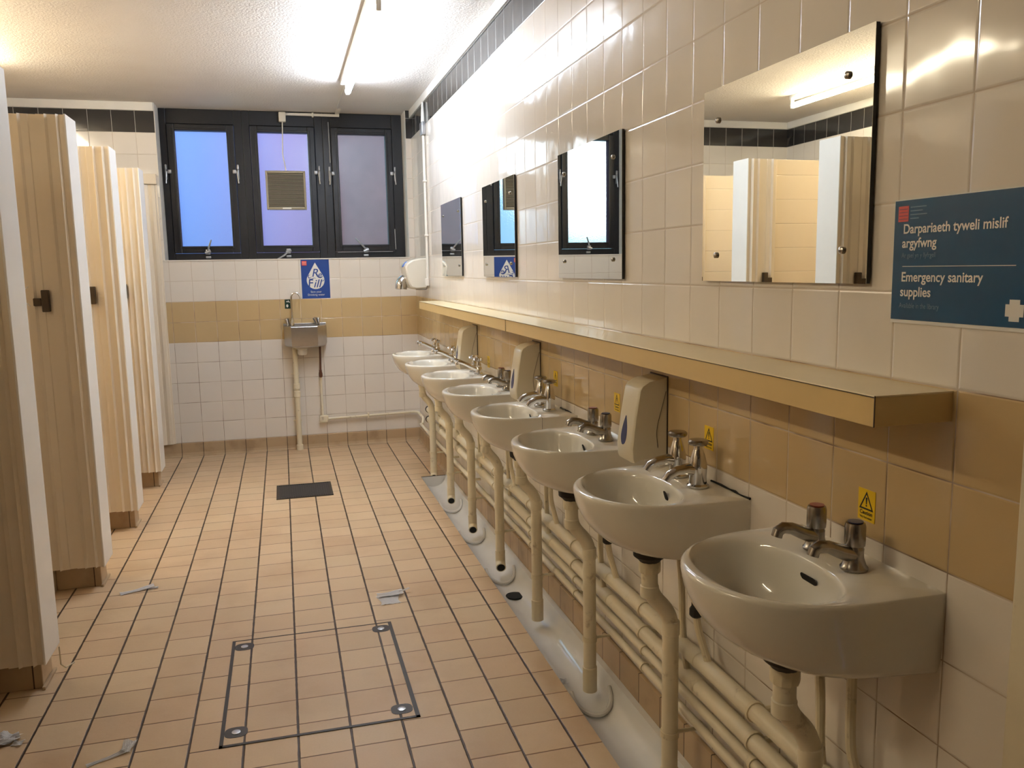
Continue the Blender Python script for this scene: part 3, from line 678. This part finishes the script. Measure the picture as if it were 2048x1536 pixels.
b.tube(fillet([(0, 0, .79), (.01, -.02, .815), (.055, -.04, .80)], .02), .018, 12); b.done('downpipe', M['grubby_pipe'], fw_)
for z in (.60, .235):
    b = B(); b.lathe([(.020, z-.006), (.0235, z-.006), (.0235, z+.006), (.020, z+.006)], (0, 0, 0), cap=False); b.tube([(0, .02, z), (0, .06, z)], .005, 6); b.tube([(-.024, 0, z), (-.04, 0, z)], .004, 6); b.done('bracket', M['grubby_pipe'], fw_)
fs = thing('fountain_supply_pipe', 'thin supply pipe from the fountain down and along above the skirting', 'pipe', (0, 0, 0))
b = B(); b.tube([(-.772, -.05, .81), (-.777, -.05, .59)], .008, 10); b.lathe([(.010, 0), (.0145, .008), (.0145, .03), (.010, .05), (.012, .058)], (-.777, -.05, .56)); b.done('copper_tail', M['copper'], fs)
b = B(); b.tube(fillet([(-.777, -.03, .575), (-.777, -.03, .225), (-.05, -.03, .24), (-.022, -.06, .236), (-.022, -.30, .232), (-.040, -.36, .195)], .03), .010, 12); b.box(-.80, -.742, -.044, -.0, .20, .255, .004); b.done('run', M['cream_paint'], fs)
for x in (-.42, -.74):
    B().box(x-.006, x+.006, -.042, -.0, .214, .250, .002).done('clip', M['grubby_pipe'], fs, False)

# ------------------------------------------------------------------ posters on the window wall
FX_, FY_ = (1, 0, 0), (0, 0, 1)
po = thing('poster', 'blue refill poster with a white water drop above the drinking fountain', 'poster', (-.884, 0, 1.172))
PW, PH = .212, .297
B().box(0, PW, -.0016, -.0002, 0, PH).done('sheet', M['blue_poster'], po, False)
def drop(cx, cz, R, top, n=48):
    ph = math.acos(R/(top-cz)); pts = []
    for q in range(n+1):
        a = ph+(2*PI-2*ph)*q/n; pts.append((cx+R*math.sin(a), cz+R*math.cos(a)))
    return pts+[(cx, top)]
b = B(); pts = drop(.106, .138, .067, .274); b.loft([[(x, -.0018, z) for x, z in pts]], True, False); b.done('water_drop', M['sign_white'], po, False)
Yp = -.0018
mt = [text_mesh('R', .088, (.076, Yp, .166), FX_, FY_, .0002, shear=.22), text_mesh('e', .066, (.122, Yp, .160), FX_, FY_, .0004, shear=.2), text_mesh('F', .082, (.046, Yp, .090), FX_, FY_, .001, shear=.1), text_mesh('ill', .088, (.086, Yp, .084), FX_, FY_, .0004, shear=.3)]
b = B()
def sw(P, r0_, r1_):
    P = [Vector((x, Yp-.0002, z)) for x, z in P]; out = []
    for a_, c_, d_ in zip(P[:-2:2], P[1::2], P[2::2]):
        for q in range(9):
            t = q/8; out.append(a_*(1-t)**2+c_*2*t*(1-t)+d_*t*t)
    out = [p for q, p in enumerate(out) if q == 0 or (p-out[q-1]).length > 1e-5]; n_ = len(out)
    b.tube(out, [r0_+(r1_-r0_)*math.sin(PI*q/(n_-1)) for q in range(n_)], 6)
sw([(.080, .168), (.060, .150), (.052, .164), (.050, .182), (.066, .180)], .0006, .0030)
sw([(.106, .196), (.118, .160), (.136, .158), (.158, .156), (.164, .176)], .0006, .0030)
sw([(.050, .160), (.062, .142), (.086, .152), (.100, .160), (.110, .150)], .0005, .0022)
sw([(.150, .132), (.164, .128), (.172, .146)], .0005, .0025)
me2 = D.meshes.new('x'); b.b.to_mesh(me2); b.b.free()
place('script_lettering', join_meshes(mt+[me2], 'script_lettering'), M['blue_poster'], po, False)
for t_, z_ in (('Save your', .044), ('Drinking water', .021)): place('lettering', text_mesh(t_, .021, (.106, Yp, z_), FX_, FY_, 0, 'CENTER'), M['sign_white'], po, False)
lg = B().box(.008, .044, Yp-.0002, Yp+.0003, .252, .287).done('logo', M['sign_red'], po, False)
b = B()
for q in range(3): b.box(.011, .041, Yp-.0004, Yp-.0002, .260+q*.0085, .262+q*.0085)
b.done('logo_lines', M['sign_white'], lg, False)
gs = thing('water_label', 'small dark green drinking water label beside the fountain spout', 'label', (-1.018, 0, 1.098))
B().box(0, .046, -.0014, -.0002, 0, .070).done('sheet', M['green'], gs, False)
b = B(); b.prism([(.012, .050), (.030, .050), (.038, .044), (.038, .052), (.031, .058), (.031, .063), (.024, .063), (.024, .058), (.012, .058)], (0, -.0014, 0), FX_, FY_, (0, -.0003, 0)); b.prism([(.010+.013*(1+math.cos(a))/1.6, .022+.012*math.sin(a)) for a in [2*PI*q/16 for q in range(16)]], (0, -.0014, 0), FX_, FY_, (0, -.0003, 0)); b.done('tap_symbol', M['sign_white'], gs, False)

# ------------------------------------------------------------------ folding cubicle doors, drawn back to the partition ends
dl = ['open cream folding cubicle door at the frame edge, first from the camera', 'open cream folding cubicle door with latch and wire pull, second from the camera', 'open cream folding cubicle door with bronze latch, third from the camera', 'open cream folding cubicle door closest to the window wall, fourth from the camera']
def pleats():
    """outline (x, y) of the drawn-back pleats: flat leaves with a raised bead at each fold, stepping back along -x"""
    a = [(-1.853, -.050), (-1.872, -.050), (-1.874, -.058), (-1.878, -.058)]
    a[-2:] = [(-1.880, -.066), (-1.883, -.050)]
    for x0, x1, dp, bead in ((-1.884, -1.914, .050, 1), (-1.927, -1.956, .049, 0), (-1.958, -1.984, .043, 0), (-1.988, -2.012, .050, 1), (-2.023, -2.050, .044, 0)):
        a += [(x0, -dp), (x1, -dp-.003)]
        if bead: a += [(x1-.009, -.064), (x1-.012, -dp+.001)]
    a += [(-2.056, -.046), (-2.060, .0), (-2.060, .10), (-1.853, .10)]
    return a
for i, y in enumerate(YB):
    d = thing('folding_door', dl[i], 'cubicle door', (0, y, 0), 'folding cubicle doors drawn open')
    o = pleats(); b = B(); b.loft([[(x, yy, z) for x, yy in o] for z in (.111, 2.028)]); b.done('pleats', M['door'], d, False)
    b = B(); b.box(-1.853, -1.846, -.054, .125, .108, 2.031, .002); b.box(-1.878, -1.853, .1005, .125, .108, 2.031, .002); b.done('leading_post', M['door_white'], d, False)
    if i:
        b = B(); z = 1.275; b.box(-1.992, -1.964, -.078, -.050, z-.045, z+.045, .003); b.done('latch', M['bronze'], d, False)
        B().box(-2.024, -1.993, -.074, -.061, z-.020, z+.012, .003).done('latch_bolt', M['bronze'], d, False)
    if i == 1: B().tube([(-2.043, -.052, 1.335), (-2.050, -.074, 1.325), (-2.053, -.078, 1.30), (-2.050, -.075, 1.27), (-2.040, -.052, 1.255)], .0022, 6).done('wire_pull', M['paper'], d)
    if i == 0: B().tube([(-1.846, .11, .10), (-1.848, .12, .03), (-1.836, .13, .012), (-1.815, .16, .014)], .0025, 6).done('floor_guide', M['grubby_pipe'], d)
j = thing('door_jamb', 'cream fluted door jamb fixed to the window wall beside the last cubicle', 'door jamb', (-1.92, 0, 0))
o = [(-.05, -.016), (-.05, -.040), (-.030, -.046), (-.012, -.038), (-.006, -.030), (.016, -.036), (.036, -.032), (.042, -.016), (.052, -.014), (.052, -.001), (-.05, -.001)]
b = B(); b.loft([[(x, y, z) for x, y in o] for z in (.104, 2.02)]); b.done('fluted_strip', M['door'], j, False)
B().box(-.055, .055, -.055, -.001, 2.022, 2.095, .004).done('head_block', M['door'], j, False)

# ------------------------------------------------------------------ floor hatch, grate and litter
ht = thing('floor_hatch', 'tiled inspection cover with dark metal frame set in the floor', 'floor hatch', (0, 0, 0))
hx0, hx1, hy0, hy1 = -1.281, -.687, -4.246, -3.509
B().box(hx0+.012, hx1-.014, hy0+.012, hy1-.006, .0002, .0016).done('tiled_lid', M['hatch'], ht, False)
b = B(); b.box(hx0, hx0+.011, hy0, hy1, .0002, .0024); b.box(hx1-.013, hx1, hy0, hy1, .0002, .0024); b.box(hx0, hx1, hy0, hy0+.011, .0002, .0024); b.box(hx0, hx1, hy1-.005, hy1, .0002, .0024); b.done('frame', M['iron'], ht, False)
for x, y in ((hx0+.045, hy0+.075), (hx1-.05, hy0+.062), (hx0+.045, hy1-.06), (hx1-.045, hy1-.055)):
    b = B(); b.loft([[(x+.034*math.copysign(abs(math.cos(a))**.7, math.cos(a)), y+.030*math.copysign(abs(math.sin(a))**.7, math.sin(a)), z) for a in [2*PI*q/20 for q in range(20)]] for z in (.0014, .0026)]); s = b.done('bolt_recess', M['iron'], ht, False)
    B().lathe([(.013, .0026), (.013, .004), (.009, .0048), (.0005, .005)], (x, y, 0), n=14).done('bolt_head', M['steel'], s)
gr = thing('floor_grate', 'black rectangular drain grate set in the floor tiles', 'drain grate', (-.962, -1.342, 0))
b = B(); ring2 = (.171, .169)
b.box(-.171, .171, -.169, .169, .0002, .003); b.done('plate', M['grate'], gr, False)
b = B(); b.box(-.171, -.157, -.169, .169, .003, .006, .001); b.box(.157, .171, -.169, .169, .003, .006, .001); b.box(-.157, .157, -.169, -.155, .003, .006, .001); b.box(-.157, .157, .155, .169, .003, .006, .001); b.done('rim', M['iron'], gr, False)
b = B()
for q in range(22): b.box(-.150+q*.0138, -.143+q*.0138, -.15, .15, .003, .006, .0008)
b.done('ribs', M['grate'], gr, False)
def scrap(label, loc, rz, sheets, group='scraps of paper on the floor'):
    bm_ = B()
    for (w_, l_, ox, oy, oz, cur, lift, rot) in sheets:
        N = 10; rows = []
        for a in range(N+1):
            u = a/N; r_ = []
            for c in range(N+1):
                v = c/N-.5
                z = .002+.6*lift*u*u+.55*cur*math.sin(u*PI*1.2+c*.2)*.5*(1+math.sin(7*v+3*u))+.0008*math.sin(13*v*2+9*u)
                x = (u-.5)*l_; y = v*w_*(1-.15*math.sin(5*u))
                xr = x*math.cos(rot)-y*math.sin(rot); yr = x*math.sin(rot)+y*math.cos(rot)
                r_.append((ox+xr, oy+yr, oz+max(.0008, z)))
            rows.append(r_)
        t = bmesh.new(); V = [[t.verts.new(p) for p in r_] for r_ in rows]
        for a in range(N):
            for c in range(N): t.faces.new((V[a][c], V[a+1][c], V[a+1][c+1], V[a][c+1]))
        bmesh.ops.solidify(t, geom=t.faces[:], thickness=.0006); bm_.add(t)
    o = bm_.done('paper_scrap', M['paper'], None, False); o.location = loc; o.rotation_euler = (0, 0, rz); return tag(o, label, 'litter', group)
scrap('folded white paper scrap on the floor beyond the tiled hatch', (-.655, -3.265, 0), .05, [(.085, .10, -.012, -.02, 0, .004, .006, PI/2), (.05, .11, .0, .025, .006, .008, .012, .0), (.015, .05, .062, .036, .010, .003, .01, .2)])
scrap('curled grey-white paper strip on the floor near the second cubicle door', (-1.715, -2.843, 0), .35, [(.035, .14, 0, 0, 0, .010, .020, 0), (.02, .05, .06, -.01, .0, .006, .008, -.4)])
scrap('twisted tissue scrap on the floor before the hatch corner', (-1.563, -4.186, 0), .35, [(.018, .11, -.03, -.01, 0, .004, .006, .1), (.035, .05, .03, .012, .002, .014, .02, 1.0)])
scrap('crumpled white tissue on the floor before the first cubicle door', (-1.902, -4.007, 0), -.7, [(.06, .07, 0, 0, 0, .020, .02, .0), (.04, .06, .02, -.005, .006, .016, .014, 1.1), (.03, .03, .055, .0, .0, .01, .01, .4)])
scrap('small brown paper lump lying in the white gutter', (-.165, -4.08, -.052), .2, [(.03, .03, 0, 0, 0, .010, .006, 0), (.025, .03, 0, 0, .004, .008, .008, 1.2)], None)
